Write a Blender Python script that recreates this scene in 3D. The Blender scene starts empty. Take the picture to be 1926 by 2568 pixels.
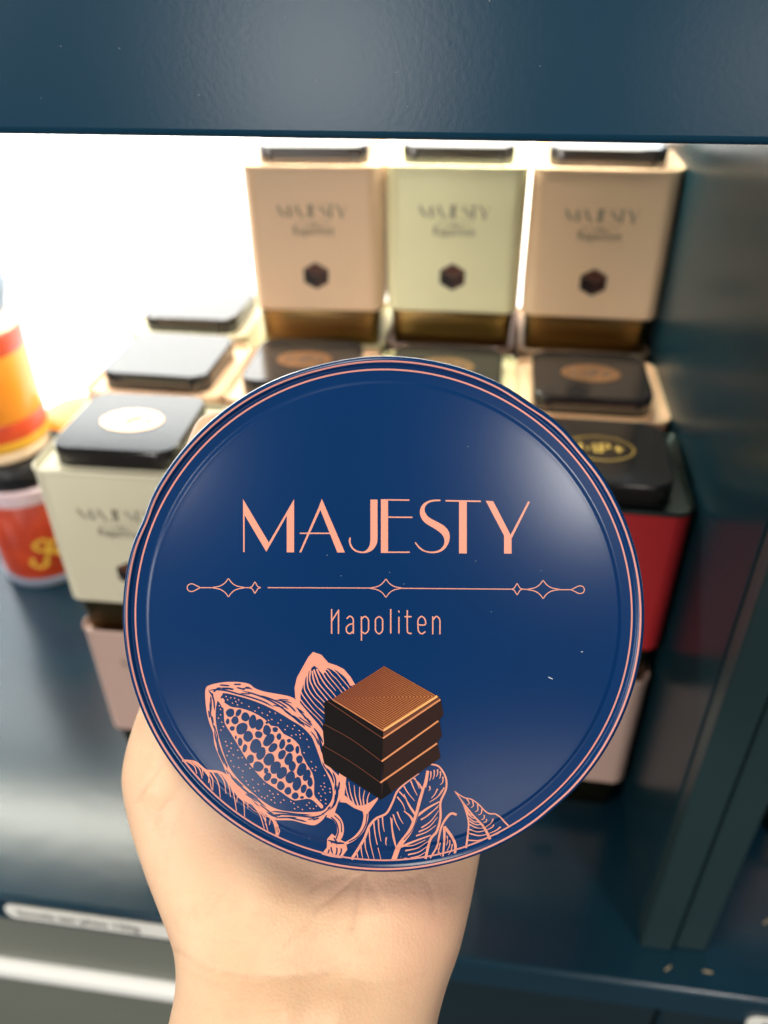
import bpy, bmesh, math, random
import numpy as np
from mathutils import Vector, Matrix
from mathutils.geometry import tessellate_polygon
random.seed(7); rng = np.random.default_rng(7)
S = bpy.context.scene
COL = S.collection
R = math.radians

# ------------------------------------------------------------------ camera
CAMZ = 0.4925
PITCH, ROLL, YAW = R(35.11), R(-0.85), R(8.45)     # shelf front runs along +X, depth along +Y
FPX, CX, CY = 2023.0, 963.0, 1284.0                # focal length in photo pixels (1926 x 2568)
def _cam_axes():
    f = Vector((0, math.cos(PITCH), -math.sin(PITCH))); u = Vector((0, math.sin(PITCH), math.cos(PITCH))); r = Vector((1, 0, 0))
    r2 = math.cos(ROLL)*r + math.sin(ROLL)*u; u2 = -math.sin(ROLL)*r + math.cos(ROLL)*u
    m = Matrix.Rotation(YAW, 3, 'Z')
    return m @ r2, m @ u2, m @ f
RT, UP, FW = _cam_axes()
EYE = Vector((0, 0, CAMZ))
cd = bpy.data.cameras.new('camera'); cam = bpy.data.objects.new('camera', cd); COL.objects.link(cam)
cam.matrix_world = Matrix(((RT.x, UP.x, -FW.x, EYE.x), (RT.y, UP.y, -FW.y, EYE.y), (RT.z, UP.z, -FW.z, EYE.z), (0, 0, 0, 1)))
cd.sensor_fit = 'VERTICAL'; cd.sensor_height = 24.0; cd.lens = 24.0*FPX/2568
cd.clip_start = 0.01; cd.clip_end = 50
cd.dof.use_dof = True; cd.dof.focus_distance = 0.196; cd.dof.aperture_fstop = 6.6; cd.dof.aperture_blades = 0
S.camera = cam
# ------------------------------------------------------------------ world, exposure
w = bpy.data.worlds.new('World'); S.world = w; w.use_nodes = True
bg = w.node_tree.nodes['Background']; bg.inputs[0].default_value = (0.95, 0.97, 1.0, 1); bg.inputs[1].default_value = 0.08
S.view_settings.view_transform = 'Standard'; S.view_settings.look = 'None'
S.view_settings.exposure = 0.0; S.view_settings.gamma = 1.0
# ------------------------------------------------------------------ shop lamps and added room fill (behind and above the photographer)
def area(name, loc, target, sx, sy, watts, col):
    l = bpy.data.lights.new(name, 'AREA'); l.shape = 'RECTANGLE'; l.size = sx; l.size_y = sy; l.energy = watts; l.color = col
    o = bpy.data.objects.new(name, l); COL.objects.link(o); o.location = loc
    o.rotation_euler = (Vector(target)-Vector(loc)).to_track_quat('-Z', 'Y').to_euler()
    return o
TINC = EYE + FW*0.195 + RT*0.0 - UP*0.0247
def back_dir(right, up):                            # direction back past the photographer, degrees to the right and up
    return (-FW*math.cos(R(right))*math.cos(R(up)) + RT*math.sin(R(right))*math.cos(R(up)) + UP*math.sin(R(up))).normalized()
area('ceiling_lamp', TINC + back_dir(25, 4)*1.5, TINC, .20, .34, 10.5, (1, .95, .90))
area('ceiling_lamp', TINC + back_dir(-29, 5)*1.6, TINC, .16, .22, 4, (1, .95, .90))
area('ceiling_lamp', (-.25, .17, 1.75), (-.03, .12, .3), .7, .30, 20, (1, .90, .70))
area('room_fill', (-.58, -2.3, .20), (-.1, .3, .3), .60, .60, 12, (1, .97, .93))  # this and the next stand for bright room areas mirrored in the fascia
area('room_fill', (1.05, -2.3, .20), (.1, .3, .3), 1.0, .50, 7, (1, .93, .84))

area('room_fill', (-1.9, -1.3, .85), (0, .5, .3), .9, .9, 36, (1, .96, .90))  # added fill from the left to brighten the tin fronts, no known source

# ------------------------------------------------------------------ materials
MATS = {}
def mat(name, col, rough=.5, metal=0., spec=.5, bump=0., bscale=200., var=0., vscale=20., coat=0., emit=None, estr=1., trans=0., coatr=.05, var2=None):
    if name in MATS: return MATS[name]
    m = bpy.data.materials.new(name); m.use_nodes = True
    nt = m.node_tree; b = nt.nodes['Principled BSDF']
    b.inputs['Base Color'].default_value = (*col, 1); b.inputs['Roughness'].default_value = rough
    b.inputs['Metallic'].default_value = metal; b.inputs['Specular IOR Level'].default_value = spec
    b.inputs['Coat Weight'].default_value = coat; b.inputs['Coat Roughness'].default_value = coatr
    b.inputs['Transmission Weight'].default_value = trans
    tc = nt.nodes.new('ShaderNodeTexCoord')
    if emit:
        b.inputs['Emission Color'].default_value = (*emit, 1); b.inputs['Emission Strength'].default_value = estr
    if var > 0:
        n = nt.nodes.new('ShaderNodeTexNoise'); n.inputs['Scale'].default_value = vscale; n.inputs['Detail'].default_value = 5
        nt.links.new(tc.outputs['Object'], n.inputs['Vector'])
        mx = nt.nodes.new('ShaderNodeMix'); mx.data_type = 'RGBA'
        c2 = var2 or tuple(min(1, c*(1+var)) for c in col); c1 = tuple(c*(1-var) for c in col)
        mx.inputs[6].default_value = (*c1, 1); mx.inputs[7].default_value = (*c2, 1)
        nt.links.new(n.outputs['Fac'], mx.inputs[0]); nt.links.new(mx.outputs[2], b.inputs['Base Color'])
    if bump > 0:
        n = nt.nodes.new('ShaderNodeTexNoise'); n.inputs['Scale'].default_value = bscale; n.inputs['Detail'].default_value = 3
        nt.links.new(tc.outputs['Object'], n.inputs['Vector'])
        bp = nt.nodes.new('ShaderNodeBump'); bp.inputs['Strength'].default_value = bump; bp.inputs['Distance'].default_value = .0005
        nt.links.new(n.outputs['Fac'], bp.inputs['Height']); nt.links.new(bp.outputs['Normal'], b.inputs['Normal'])
        if coat > 0: nt.links.new(bp.outputs['Normal'], b.inputs['Coat Normal'])
    MATS[name] = m
    return m
teal = mat('teal_lacquer', (.006, .018, .024), .25, spec=.35, bump=.12, bscale=350, var=.25, vscale=9)
tealf = mat('teal_lacquer_fascia', (.005, .036, .068), .24, spec=.34, bump=.045, bscale=650, var=.15, vscale=6)
tealp = mat('teal_lacquer_partition', (.005, .021, .029), .26, spec=.14, bump=.05, bscale=120, var=.35, vscale=14)
tealpost = mat('teal_paint_post', (.013, .030, .034), .40, spec=.3, bump=.2, bscale=300, var=.15, vscale=12)
shelfm = mat('blue_lacquer_shelf', (.004, .026, .045), .20, spec=.50, bump=.22, bscale=55, var=.3, vscale=10)
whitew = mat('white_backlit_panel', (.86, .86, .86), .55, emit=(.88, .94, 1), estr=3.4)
greym = mat('grey_drawer_paint', (.16, .17, .14), .38, bump=.1, bscale=300, var=.10, vscale=8)
whitep = mat('white_trim', (.82, .83, .80), .35, bump=.05, bscale=200)
paperm = mat('label_paper', (.80, .79, .73), .5, bump=.05, bscale=400)
inkm = mat('label_ink', (.12, .12, .12), .6)
ledm = mat('led_diffuser', (.9, .9, .9), .5, emit=(1, .97, .82), estr=30)
bluem = mat('navy_tin_paint', (.0003, .0215, .092), .24, spec=.28, bump=.012, bscale=900, var=.10, vscale=25)
pinkm = mat('salmon_print', (.63, .255, .18), .45, bump=.05, bscale=1500, var=.05, vscale=60)
pinkl = mat('salmon_line_print', (.52, .21, .18), .40, bump=.05, bscale=1500)
goldm = mat('brushed_gold', (.22, .14, .055), .24, metal=1., bump=.05, bscale=300)
silverm = mat('bare_tin_metal', (.55, .55, .56), .25, metal=1.)
blackm = mat('black_lid_lacquer', (.018, .016, .016), .13, spec=.58, bump=.03, bscale=300)
emblemm = mat('copper_foil', (.62, .40, .25), .25, metal=1.)
emblemg = mat('gold_foil', (.65, .45, .12), .3, metal=1.)
tinprint = mat('grey_tin_print', (.20, .17, .12), .5)
choc_t = mat('chocolate_top_print', (.10, .030, .018), .5); choc_l = mat('chocolate_left_print', (.012, .004, .003), .5); choc_r = mat('chocolate_right_print', (.045, .012, .008), .5)
# rib relief on gold plinths
def ribs(m):
    nt = m.node_tree; b = nt.nodes['Principled BSDF']
    tc = nt.nodes.new('ShaderNodeTexCoord'); wv = nt.nodes.new('ShaderNodeTexWave'); wv.bands_direction = 'Z'; wv.inputs['Scale'].default_value = 260
    nt.links.new(tc.outputs['Object'], wv.inputs['Vector'])
    bp = nt.nodes.new('ShaderNodeBump'); bp.inputs['Strength'].default_value = .25; bp.inputs['Distance'].default_value = .0004
    nt.links.new(wv.outputs['Fac'], bp.inputs['Height']); nt.links.new(bp.outputs['Normal'], b.inputs['Normal'])
ribs(goldm)
def tinmat(name, col, rough=.46, metal=.10): return mat(name, col, rough, metal=metal, bump=.04, bscale=500, var=.04, vscale=30)
rose = tinmat('rose_gold_tin', (.86, .60, .39)); rose2 = tinmat('deep_rose_gold_tin', (.96, .68, .43))
pale = tinmat('pale_gold_tin', (.95, .90, .56)); cream = tinmat('cream_gold_tin', (.72, .67, .49))
pinkt = tinmat('dusty_pink_tin', (.62, .42, .35)); redt = tinmat('red_tin', (.50, .025, .03), .40, .2)

# ------------------------------------------------------------------ helpers
def tag(o, label=None, cat=None, group=None, kind=None):
    if label: o['label'] = label
    if cat: o['category'] = cat
    if group: o['group'] = group
    if kind: o['kind'] = kind
    return o
def link(name, me, m=None, parent=None, smooth=None):
    if m is not None and not me.materials: me.materials.append(m)
    if smooth is not None:
        me.polygons.foreach_set('use_smooth', [True]*len(me.polygons)); me.set_sharp_from_angle(angle=R(smooth))
        for p in me.polygons:
            if p.area > 2e-4 and max(abs(c) for c in p.normal) > .9995 and not name.startswith('hand'): p.use_smooth = False
    o = bpy.data.objects.new(name, me); COL.objects.link(o)
    if parent: o.parent = parent
    return o
def pydata(name, v, f):
    me = bpy.data.meshes.new(name); me.from_pydata(v, [], f); me.update(); return me
def empty(name, loc, rz=0):
    o = bpy.data.objects.new(name, None); COL.objects.link(o); o.location = loc; o.rotation_euler = (0, 0, rz); o.empty_display_size = .02
    return o
def box(name, x0, x1, y0, y1, z0, z1, m, parent=None, bev=.002, seg=3):
    bm = bmesh.new(); bmesh.ops.create_cube(bm, size=1)
    bmesh.ops.scale(bm, vec=(x1-x0, y1-y0, z1-z0), verts=bm.verts); bmesh.ops.translate(bm, vec=((x0+x1)/2, (y0+y1)/2, (z0+z1)/2), verts=bm.verts)
    if bev: bmesh.ops.bevel(bm, geom=bm.edges[:], offset=bev, segments=seg, affect='EDGES', profile=.5)
    me = bpy.data.meshes.new(name); bm.to_mesh(me); bm.free()
    return link(name, me, m, parent, 40)
def rrect(w, d, r, n=6, cy=0.):
    pts = []
    for sx, sy, a0 in ((1, -1, -90), (1, 1, 0), (-1, 1, 90), (-1, -1, 180)):
        for k in range(n+1):
            a = R(a0 + 90*k/n); pts.append((sx*(w/2-r)+r*math.cos(a), cy+sy*(d/2-r)+r*math.sin(a)))
    return pts
def rloft(name, secs, cap0=True, cap1=True, cy=0., n=6):
    v = []; f = []; N = 4*(n+1)
    for (w_, d_, r_, z_) in secs: v += [(x, y, z_) for x, y in rrect(w_, d_, r_, n, cy)]
    for i in range(len(secs)-1):
        for k in range(N): f.append((i*N+k, i*N+(k+1) % N, (i+1)*N+(k+1) % N, (i+1)*N+k))
    if cap0: f.append(tuple(range(N))[::-1])
    if cap1: f.append(tuple((len(secs)-1)*N+k for k in range(N)))
    return pydata(name, v, f)
def lathe(name, prof, n=96, cap0=False, cap1=False):
    v = []; f = []
    for r_, z_ in prof: v += [(r_*math.cos(2*math.pi*k/n), r_*math.sin(2*math.pi*k/n), z_) for k in range(n)]
    for i in range(len(prof)-1):
        for k in range(n): f.append((i*n+k, i*n+(k+1) % n, (i+1)*n+(k+1) % n, (i+1)*n+k))
    if cap0: f.append(tuple(range(n))[::-1])
    if cap1: f.append(tuple((len(prof)-1)*n+k for k in range(n)))
    return pydata(name, v, f)
def catmull(P, m=8, closed=False):
    P = [np.array(p, float) for p in P]
    if len(P) < 3 and not closed: return [P[0]*(1-t)+P[-1]*t for t in np.linspace(0, 1, m+1)]
    Q = [P[-1]]+P+[P[0], P[1]] if closed else [2*P[0]-P[1]]+P+[2*P[-1]-P[-2]]
    out = []
    for i in range(1, len(Q)-2):
        p0, p1, p2, p3 = Q[i-1:i+3]
        for t in np.arange(m)/m:
            out.append(.5*(2*p1+(p2-p0)*t+(2*p0-5*p1+4*p2-p3)*t*t+(3*p1-p0-3*p2+p3)*t**3))
    if not closed: out.append(P[-1])
    return out
class Art:
    """collects flat print (polygons and ribbons) in 2-D"""
    def __init__(s, T, k=1.): s.T = T; s.v = []; s.f = []; s.k = k
    def poly(s, pts, T=None, smooth=0):
        if smooth: pts = catmull(pts, smooth, True)
        p = [(T or s.T)(x, y) for x, y in pts]
        tri = tessellate_polygon([[Vector((a, b, 0)) for a, b in p]])
        o = len(s.v); s.v += p
        for t in tri:
            a, b, c = (p[i] for i in t)
            if (b[0]-a[0])*(c[1]-a[1])-(b[1]-a[1])*(c[0]-a[0]) < 0: t = t[::-1]
            s.f.append(tuple(o+i for i in t))
    def strip(s, A, B, T=None):
        T = T or s.T
        for i in range(len(A)-1): s.poly([A[i], A[i+1], B[i+1], B[i]], T)
    def line(s, pts, w0, w1=None, T=None, m=6, taper=False):
        T = T or s.T; w1 = w0 if w1 is None else w1
        c = np.array(catmull(pts, m)); n = len(c)
        d = np.gradient(c, axis=0); d /= (np.linalg.norm(d, axis=1)[:, None]+1e-9); nn = np.stack([-d[:, 1], d[:, 0]], 1)
        t = np.linspace(0, 1, n); ww = (w0+(w1-w0)*t)*s.k
        if taper: ww = ww*np.clip(np.minimum(t, 1-t)*6+.15, 0, 1)
        A = c+nn*ww[:, None]/2; B = c-nn*ww[:, None]/2
        o = len(s.v); s.v += [T(*p) for p in A]+[T(*p) for p in B]
        for i in range(n-1):
            q = (o+i, o+i+1, o+n+i+1, o+n+i); a, b, cc = (s.v[k] for k in q[:3])
            if (b[0]-a[0])*(cc[1]-a[1])-(b[1]-a[1])*(cc[0]-a[0]) < 0: q = q[::-1]
            s.f.append(q)
    def build(s, name, m, parent, zf, maxlen=None):
        bm = bmesh.new(); vs = [bm.verts.new((x, y, 0)) for x, y in s.v]
        for f in s.f:
            try: bm.faces.new([vs[i] for i in f])
            except ValueError: pass
        if maxlen:
            bmesh.ops.triangulate(bm, faces=bm.faces[:])
            for _ in range(5):
                e = [e for e in bm.edges if e.calc_length() > maxlen]
                if not e: break
                bmesh.ops.subdivide_edges(bm, edges=e, cuts=1); bmesh.ops.triangulate(bm, faces=bm.faces[:])
        for v in bm.verts: v.co = Vector(zf(v.co.x, v.co.y))
        me = bpy.data.meshes.new(name); bm.to_mesh(me); bm.free()
        return link(name, me, m, parent)

# ---- lettering shared by all the tins, in units of the zoomed photograph
def majesty(a, T):
    P = lambda *pts: a.poly(pts, T)
    P((63, 68), (71, 90), (71, 350), (64, 350)); P((62, 66), (202, 302), (187, 348), (70, 150)); P((187, 348), (200, 300), (335, 68), (298, 152)); P((335, 68), (335, 351), (296, 351), (296, 150))
    P((483, 66), (606, 352), (566, 352), (468, 106)); P((469, 104), (479, 116), (373, 351), (363, 351)); P((366, 246), (530, 246), (532, 253), (366, 253))
    A = [(742, 70), (742, 200), (742, 280), (738, 312), (728, 332), (713, 344), (695, 347), (668, 340), (647, 322), (636, 296), (638, 274)]
    B = [(780, 70), (780, 200), (780, 282), (773, 312), (756, 336), (730, 351), (695, 355), (660, 346), (636, 322), (627, 292), (631, 271)]
    a.strip(catmull(A, 3), catmull(B, 3), T)
    P((798, 68), (836, 68), (836, 354), (798, 354)); P((836, 68), (950, 69), (950, 76), (836, 75)); P((836, 160), (966, 161), (966, 168), (836, 167)); P((836, 347), (952, 347), (952, 354), (836, 354))
    A = [(1115, 78), (1085, 79), (1052, 88), (1033, 110), (1034, 138), (1055, 165), (1095, 187), (1135, 210), (1160, 240), (1165, 275), (1155, 310), (1130, 340), (1090, 355), (1045, 352), (1005, 334), (978, 300)]
    B = [(1115, 70), (1085, 70), (1050, 77), (1020, 97), (1006, 130), (1012, 165), (1035, 195), (1080, 222), (1115, 247), (1135, 275), (1134, 310), (1110, 338), (1075, 347), (1035, 342), (1005, 322), (984, 297)]
    a.strip(catmull(A, 3), catmull(B, 3), T)
    P((1143, 72), (1331, 75), (1331, 83), (1143, 80)); P((1215, 80), (1256, 80), (1256, 357), (1215, 357))
    P((1357, 76), (1397, 78), (1495, 268), (1495, 358), (1455, 358), (1455, 262)); P((1583, 79), (1593, 82), (1497, 274), (1488, 262))
def napoliten(a, T, w=7.5):
    L = lambda *pts: a.line(pts, w, T=T, m=5)
    L((613, 168), (613, 265)); L((640, 170), (640, 265)); L((614, 214), (640, 173))
    L((672, 206), (685, 196), (697, 206), (698, 225), (698, 265)); L((698, 226), (682, 229), (671, 242), (673, 258), (685, 264), (698, 254))
    L((730, 197), (730, 292)); L((730, 207), (744, 197), (757, 209), (758, 230), (757, 252), (744, 264), (730, 256))
    L((799, 197), (786, 208), (785, 230), (786, 253), (799, 265), (812, 253), (813, 230), (812, 208), (799, 197))
    L((845, 168), (845, 264)); L((877, 198), (877, 264)); L((877, 174), (877, 182)); L((910, 172), (910, 250), (916, 262), (927, 264)); L((899, 198), (927, 198))
    L((953, 230), (980, 229), (979, 208), (966, 197), (953, 209), (952, 232), (954, 254), (966, 265), (981, 257))
    L((1010, 197), (1010, 267)); L((1010, 212), (1024, 197), (1037, 209), (1038, 235), (1038, 267))

# ================================================================== the display shelf
XW0, XW1 = .1115, .1505                                   # partition between two bays
def struct(o): return tag(o, kind='structure')
struct(box('shelf_board', -1.0, .62, .2410, .70, -.028, 0, shelfm, bev=.003))
struct(box('back_panel', -1.0, .62, .660, .690, 0.0005, .447, whitew, bev=0))
up_ = struct(box('upper_shelf', -1.0, .62, .2395, .70, .4480, .560, tealf, bev=.0025, seg=4))
a = Art(lambda x, y: (x, y))
for _ in range(12):
    x, z, l, an = random.uniform(-.17, .09), random.uniform(.455, .482), random.uniform(.0002, .0006), random.uniform(0, 6.3)
    a.line([(x, z), (x+l*math.cos(an), z+l*math.sin(an))], .00016, m=1)
tag(a.build('dust_specks', mat('shelf_dust', (.20, .25, .28), .8), up_, lambda x, y: (x, .23942, y)), kind='stuff')
pt = empty('side_partition', (0, 0, 0)); tag(pt, kind='structure')
box('side_panel', XW0, XW1, .2760, .660, .0006, .4474, tealp, pt, bev=.001)
box('post_strip', XW0+.0005, XW0+.0185, .2625, .2755, .0006, .4474, tealpost, pt, bev=.0015)
box('post_strip', XW0+.0200, XW1-.0005, .2650, .2755, .0006, .4474, tealpost, pt, bev=.0015)
struct(box('front_apron', .1285, .62, .2455, .262, -.40, -.0285, teal, bev=.003))
struct(box('front_apron', -.075, .1265, .2455, .262, -.40, -.0285, teal, bev=.003))
struct(box('drawer_front', -1.0, -.0765, .2440, .262, -.0895, -.0285, greym, bev=.002))
struct(box('drawer_front', -1.0, -.0765, .2440, .262, -.40, -.1095, greym, bev=.002))
tag(box('trim_bar', -1.0, -.0765, .2370, .262, -.1090, -.0900, whitep, bev=.0075, seg=6), 'white rounded trim bar running below the price label', 'trim bar')
led = empty('led_light', (-.2, .566, .4475)); tag(led, 'bright white strip light under the upper shelf at the back', 'light')
box('housing', -.75, .300, -.030, .030, -.006, 0, whitep, led, bev=.001)
box('diffuser', -.74, .295, -.022, .022, -.0085, -.0062, ledm, led, bev=0)

# ---- price labels on the shelf edge
def price_label(x0, x1, zt, h, text, label, size):
    root = empty('price_label', ((x0+x1)/2, .2405, zt-h/2)); tag(root, label, 'label', 'price labels on the shelf edge')
    me = rloft('card', [(x1-x0, h, h*.42, 0), (x1-x0, h, h*.42, .0010)], n=8)
    c = link('card', me, paperm, root, 40); c.rotation_euler = (R(90), 0, 0)
    cu = bpy.data.curves.new('lettering', 'FONT'); cu.body = text; cu.size = size; cu.align_x = 'LEFT'; cu.align_y = 'CENTER'; cu.resolution_u = 3; cu.offset = .00015
    t = bpy.data.objects.new('lettering', cu); COL.objects.link(t); bpy.context.view_layer.update()
    me = bpy.data.meshes.new_from_object(t.evaluated_get(bpy.context.evaluated_depsgraph_get())); bpy.data.objects.remove(t)
    tl = link('lettering', me, inkm, root); tl.rotation_euler = (R(90), 0, 0); tl.location = (-(x1-x0)/2+h*.55, -.0013, .0)
price_label(-.2855, -.150, -.0050, .0150, 'Socola tan phao 150g', 'white price label on the shelf edge left of the wrist', .0095)
price_label(.1735, .265, -.0165, .0150, 'Kẹo', 'white price label on the shelf edge at the bottom right corner', .0095)

# ================================================================== square tins
TW, TD, TH, PITCHZ = .0940, .0875, .1275, .1240
LEDGE = TH-.0035
def chocolate_icon(root, cx, cz, s):
    y = -TD/2-.0003
    def q(pts, m):
        link('chocolate_print', pydata('chocolate_print', [(cx+a*s, y, cz+b*s) for a, b in pts], [tuple(range(len(pts)))]), m, root)
    q([(-1, .52), (0, .02), (1, .52), (0, 1.08)], choc_t); q([(-1, .5), (-.97, -.55), (0, -1.08), (0, 0)], choc_l); q([(0, 0), (0, -1.08), (.97, -.55), (1, .5)], choc_r)
_tin_parts = {}
def make_tin_meshes():
    e = .0008
    body = rloft('body', [(TW-.004, TD-.004, .007, .0285), (TW, TD, .009, .0300), (TW, TD, .009, TH-.0035), (TW+e, TD+e, .0095, TH-.0028)], True, False)
    rim = rloft('rim', [(TW+e, TD+e, .0095, TH-.0028), (TW+2*e, TD+2*e, .0099, TH-.0018), (TW+1.6*e, TD+1.6*e, .0097, TH-.0004), (TW, TD, .009, TH), (TW-2*e, TD-2*e, .0082, TH-.0006), (TW-2.4*e, TD-2.4*e, .008, TH-.0026)], False, False)
    ledge = rloft('ledge', [(TW-2.4*e, TD-2.4*e, .008, TH-.0026), (TW-.0030, TD-.0030, .0078, LEDGE), (.0765, .0720, .012, LEDGE), (.0755, .0710, .012, LEDGE+.0012)], False, True)
    lz = LEDGE+.0010
    lid = rloft('lid', [(.0745, .0700, .0115, lz), (.0745, .0700, .0115, lz+.0105), (.0738, .0693, .0112, lz+.0116), (.0722, .0677, .0104, lz+.0122)], True, True)
    plinth = rloft('plinth', [(TW-.0050, TD-.0050, .007, .0284), (TW-.0050, TD-.0050, .007, .0262), (TW-.0062, TD-.0062, .007, .0255), (TW-.0085, TD-.0085, .007, .001), (TW-.0095, TD-.0095, .0068, .0), (TW-.0115, TD-.0115, .0068, .0), (TW-.0110, TD-.0110, .0066, .0275)], False, False)
    for n, m in (('body', body), ('rim', rim), ('ledge', ledge), ('lid', lid), ('plinth', plinth)): _tin_parts[n] = m
    a = Art(None); k = .0000305
    majesty(a, lambda x, y: ((x-828)*k, .0985-(y-210)*k))
    L = lambda *p: a.line(p, 5.5, T=lambda x, y: ((x-828)*.0000305*2, .0943-(y-210)*.0000305*2), m=5)
    L((640, 262), (760, 272), (828, 280), (896, 272), (1016, 262)); L((760, 285), (800, 292), (828, 284), (856, 292), (896, 285)); L((800, 276), (828, 264), (856, 276)); L((650, 255), (640, 262), (650, 272)); L((1006, 255), (1016, 262), (1006, 272))
    napoliten(a, lambda x, y: ((x-826)*.000063, .0852-(y-225)*.000063), 10)
    o = a.build('lettering', tinprint, None, lambda x, y: (x, -TD/2-.0003, y)); _tin_parts['lettering'] = o.data; bpy.data.objects.remove(o)
    em = lathe('emblem', [(.0005, 0), (.0190, 0)], 48)
    for v in em.vertices: v.co.y *= .70
    _tin_parts['emblem'] = em
    em2 = lathe('emblem', [(.0180, 0), (.0190, 0)], 48)
    for v in em2.vertices: v.co.y *= .70
    _tin_parts['emblem_ring'] = em2
    a = Art(lambda x, y: (x*.00125, y*.00125))
    for p in (((-9, -4), (-8.4, 4), (-5.4, -2), (-2.4, 4), (-1.8, -4)), ((.4, -4), (.4, 4), (4, 3.6), (4.4, 1), (.6, 0))): a.line(p, 1.5, m=1)
    a.poly([(6, 0), (7.3, 1), (7.6, 4), (8.8, 1.2), (11, .6), (9.2, -.6), (8.6, -3.6), (7.3, -1.2)])
    o = a.build('monogram', emblemg, None, lambda x, y: (x, y, 0)); _tin_parts['monogram'] = o.data; bpy.data.objects.remove(o)
make_tin_meshes()
def square_tin(x, yfront, level, rz, m, label, group=None, lidm=None, emblem='oval', rimm=None, front=True):
    z = (level-1)*PITCHZ + .0004
    a = rz; root = empty('square_tin', (x-(TD/2)*math.sin(a), yfront+(TD/2)*math.cos(a), z), a)
    tag(root, label, 'tin', group or 'square chocolate tins stacked on the shelf')
    def part(n, key, mm, par, sm=35):
        me = _tin_parts[key].copy(); me.materials.clear(); return link(n, me, mm, par, sm)
    part('body', 'body', m, root); part('rim', 'rim', rimm or m, root, 60); part('ledge', 'ledge', rimm or m, root)
    part('plinth', 'plinth', goldm, root)
    ld = part('lid', 'lid', lidm or blackm, root, 20)
    if emblem == 'oval':
        e = part('emblem', 'emblem', emblemm, ld); e.location = (0, 0, LEDGE+.0136)
        e = part('monogram', 'monogram', mat('brown_emblem_print', (.10, .06, .04), .5), ld); e.location = (0, 0, LEDGE+.0139)
    elif emblem == 'mono':
        e = part('emblem', 'emblem_ring', emblemg, ld); e.location = (0, 0, LEDGE+.0136)
        e = part('monogram', 'monogram', emblemg, ld); e.location = (0, 0, LEDGE+.0136)
    if front:
        part('lettering', 'lettering', tinprint, root, None); chocolate_icon(root, 0, .0545, .0088)
    return root
H_ = 'tins buried in the stacks'
# top layer
square_tin(-.1270, .5470, 3, R(3.2), rose, 'rose gold square tin on the top layer, leftmost of the upper three')
square_tin(-.0318, .5540, 3, R(.2), pale, 'pale yellow gold square tin on the top layer between two rose gold ones')
square_tin(.0640, .5530, 3, R(-1.2), rose2, 'rose gold square tin on the top layer next to the dark partition')
# second layer
square_tin(.0615, .3565, 2, R(-1.3), redt, 'red square tin with black lid and gold monogram beside the partition', emblem='mono', rimm=mat('dark_green_rim', (.035, .05, .045), .25, metal=.6))
square_tin(-.2101, .3570, 2, R(1.2), cream, 'cream gold square tin in front on the left, oval emblem on its lid')
square_tin(-.2235, .4531, 2, R(-1.0), rose, 'rose gold square tin behind the front left cream one, lid shining white', emblem=None)
square_tin(-.2335, .5520, 2, R(0), cream, 'pale gold square tin at the back left, under the white wall', emblem=None)
square_tin(-.1265, .4535, 2, R(.8), rose, 'rose gold square tin, dark lid just above the round tin at its upper left')
square_tin(-.0310, .4540, 2, R(-.4), pale, 'pale gold square tin whose lid shows behind the top of the round tin')
square_tin(.0640, .4530, 2, R(.2), rose2, 'rose gold square tin with copper oval on its dark lid, behind the black lidded one')
# bottom layer in front
square_tin(.0605, .3560, 1, R(-.8), pinkt, 'dusty pink square tin on the shelf under the red one')
square_tin(-.2095, .3575, 1, R(.8), pinkt, 'dusty pink square tin on the shelf under the cream one', front=True)
square_tin(-.0345, .3570, 2, R(.4), pale, 'pale gold square tin in the front row, hidden behind the held round tin', H_)
square_tin(-.0345, .3570, 1, R(-.2), pinkt, 'dusty pink square tin on the shelf, hidden behind the held round tin', H_)
# what carries the rows behind
for xx, yy, l in ((-.2235, .4535, 1), (-.1265, .4535, 1), (-.0310, .4540, 1), (.0640, .4535, 1), (-.2335, .5525, 1), (-.1270, .5530, 1), (-.0318, .5550, 1), (.0640, .5540, 1), (-.1270, .5490, 2), (-.0318, .5545, 2), (.0640, .5535, 2)):
    square_tin(xx, yy, l, R(random.uniform(-.3, .3)), random.choice([rose, pale, pinkt]), 'square tin in the rear stacks, covered by the tins above and in front', H_, emblem=None)
# neighbouring bay
square_tin(.2460, .3460, 1, R(-1), pinkt, 'dusty pink square tin beyond the partition at the right edge of the photo', emblem=None)

# ================================================================== jars on the left
redj = mat('red_jar_print', (.42, .012, .008), .35, var=.4, vscale=45, var2=(.66, .08, .015)); orangej = mat('orange_jar_plastic', (.70, .24, .015), .30, var=.12, vscale=20)
clearp = mat('milky_plastic', (.62, .48, .52), .25); capb = mat('slate_blue_cap', (.06, .10, .14), .35, bump=.1, bscale=200); blackc = mat('black_cap', (.006, .006, .007), .35)
yell = mat('yellow_jar_plastic', (.70, .38, .03), .30); creamj = mat('cream_jar_shoulder', (.80, .62, .42), .4); goldink = mat('gold_script_print', (.75, .45, .05), .4)
greyrim = mat('grey_blue_base_ring', (.20, .23, .30), .3)
def jar(name, loc, parts, label):
    root = empty(name, loc); tag(root, label, 'jar', 'jars of sweets at the left')
    for n, prof, m in parts: link(n, lathe(n, prof, 72, cap0=prof[0][0] > .001 and n in ('base_ring', 'body'), cap1=n in ('cap',)), m, root, 45)
    return root
RJ = .0420
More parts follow.
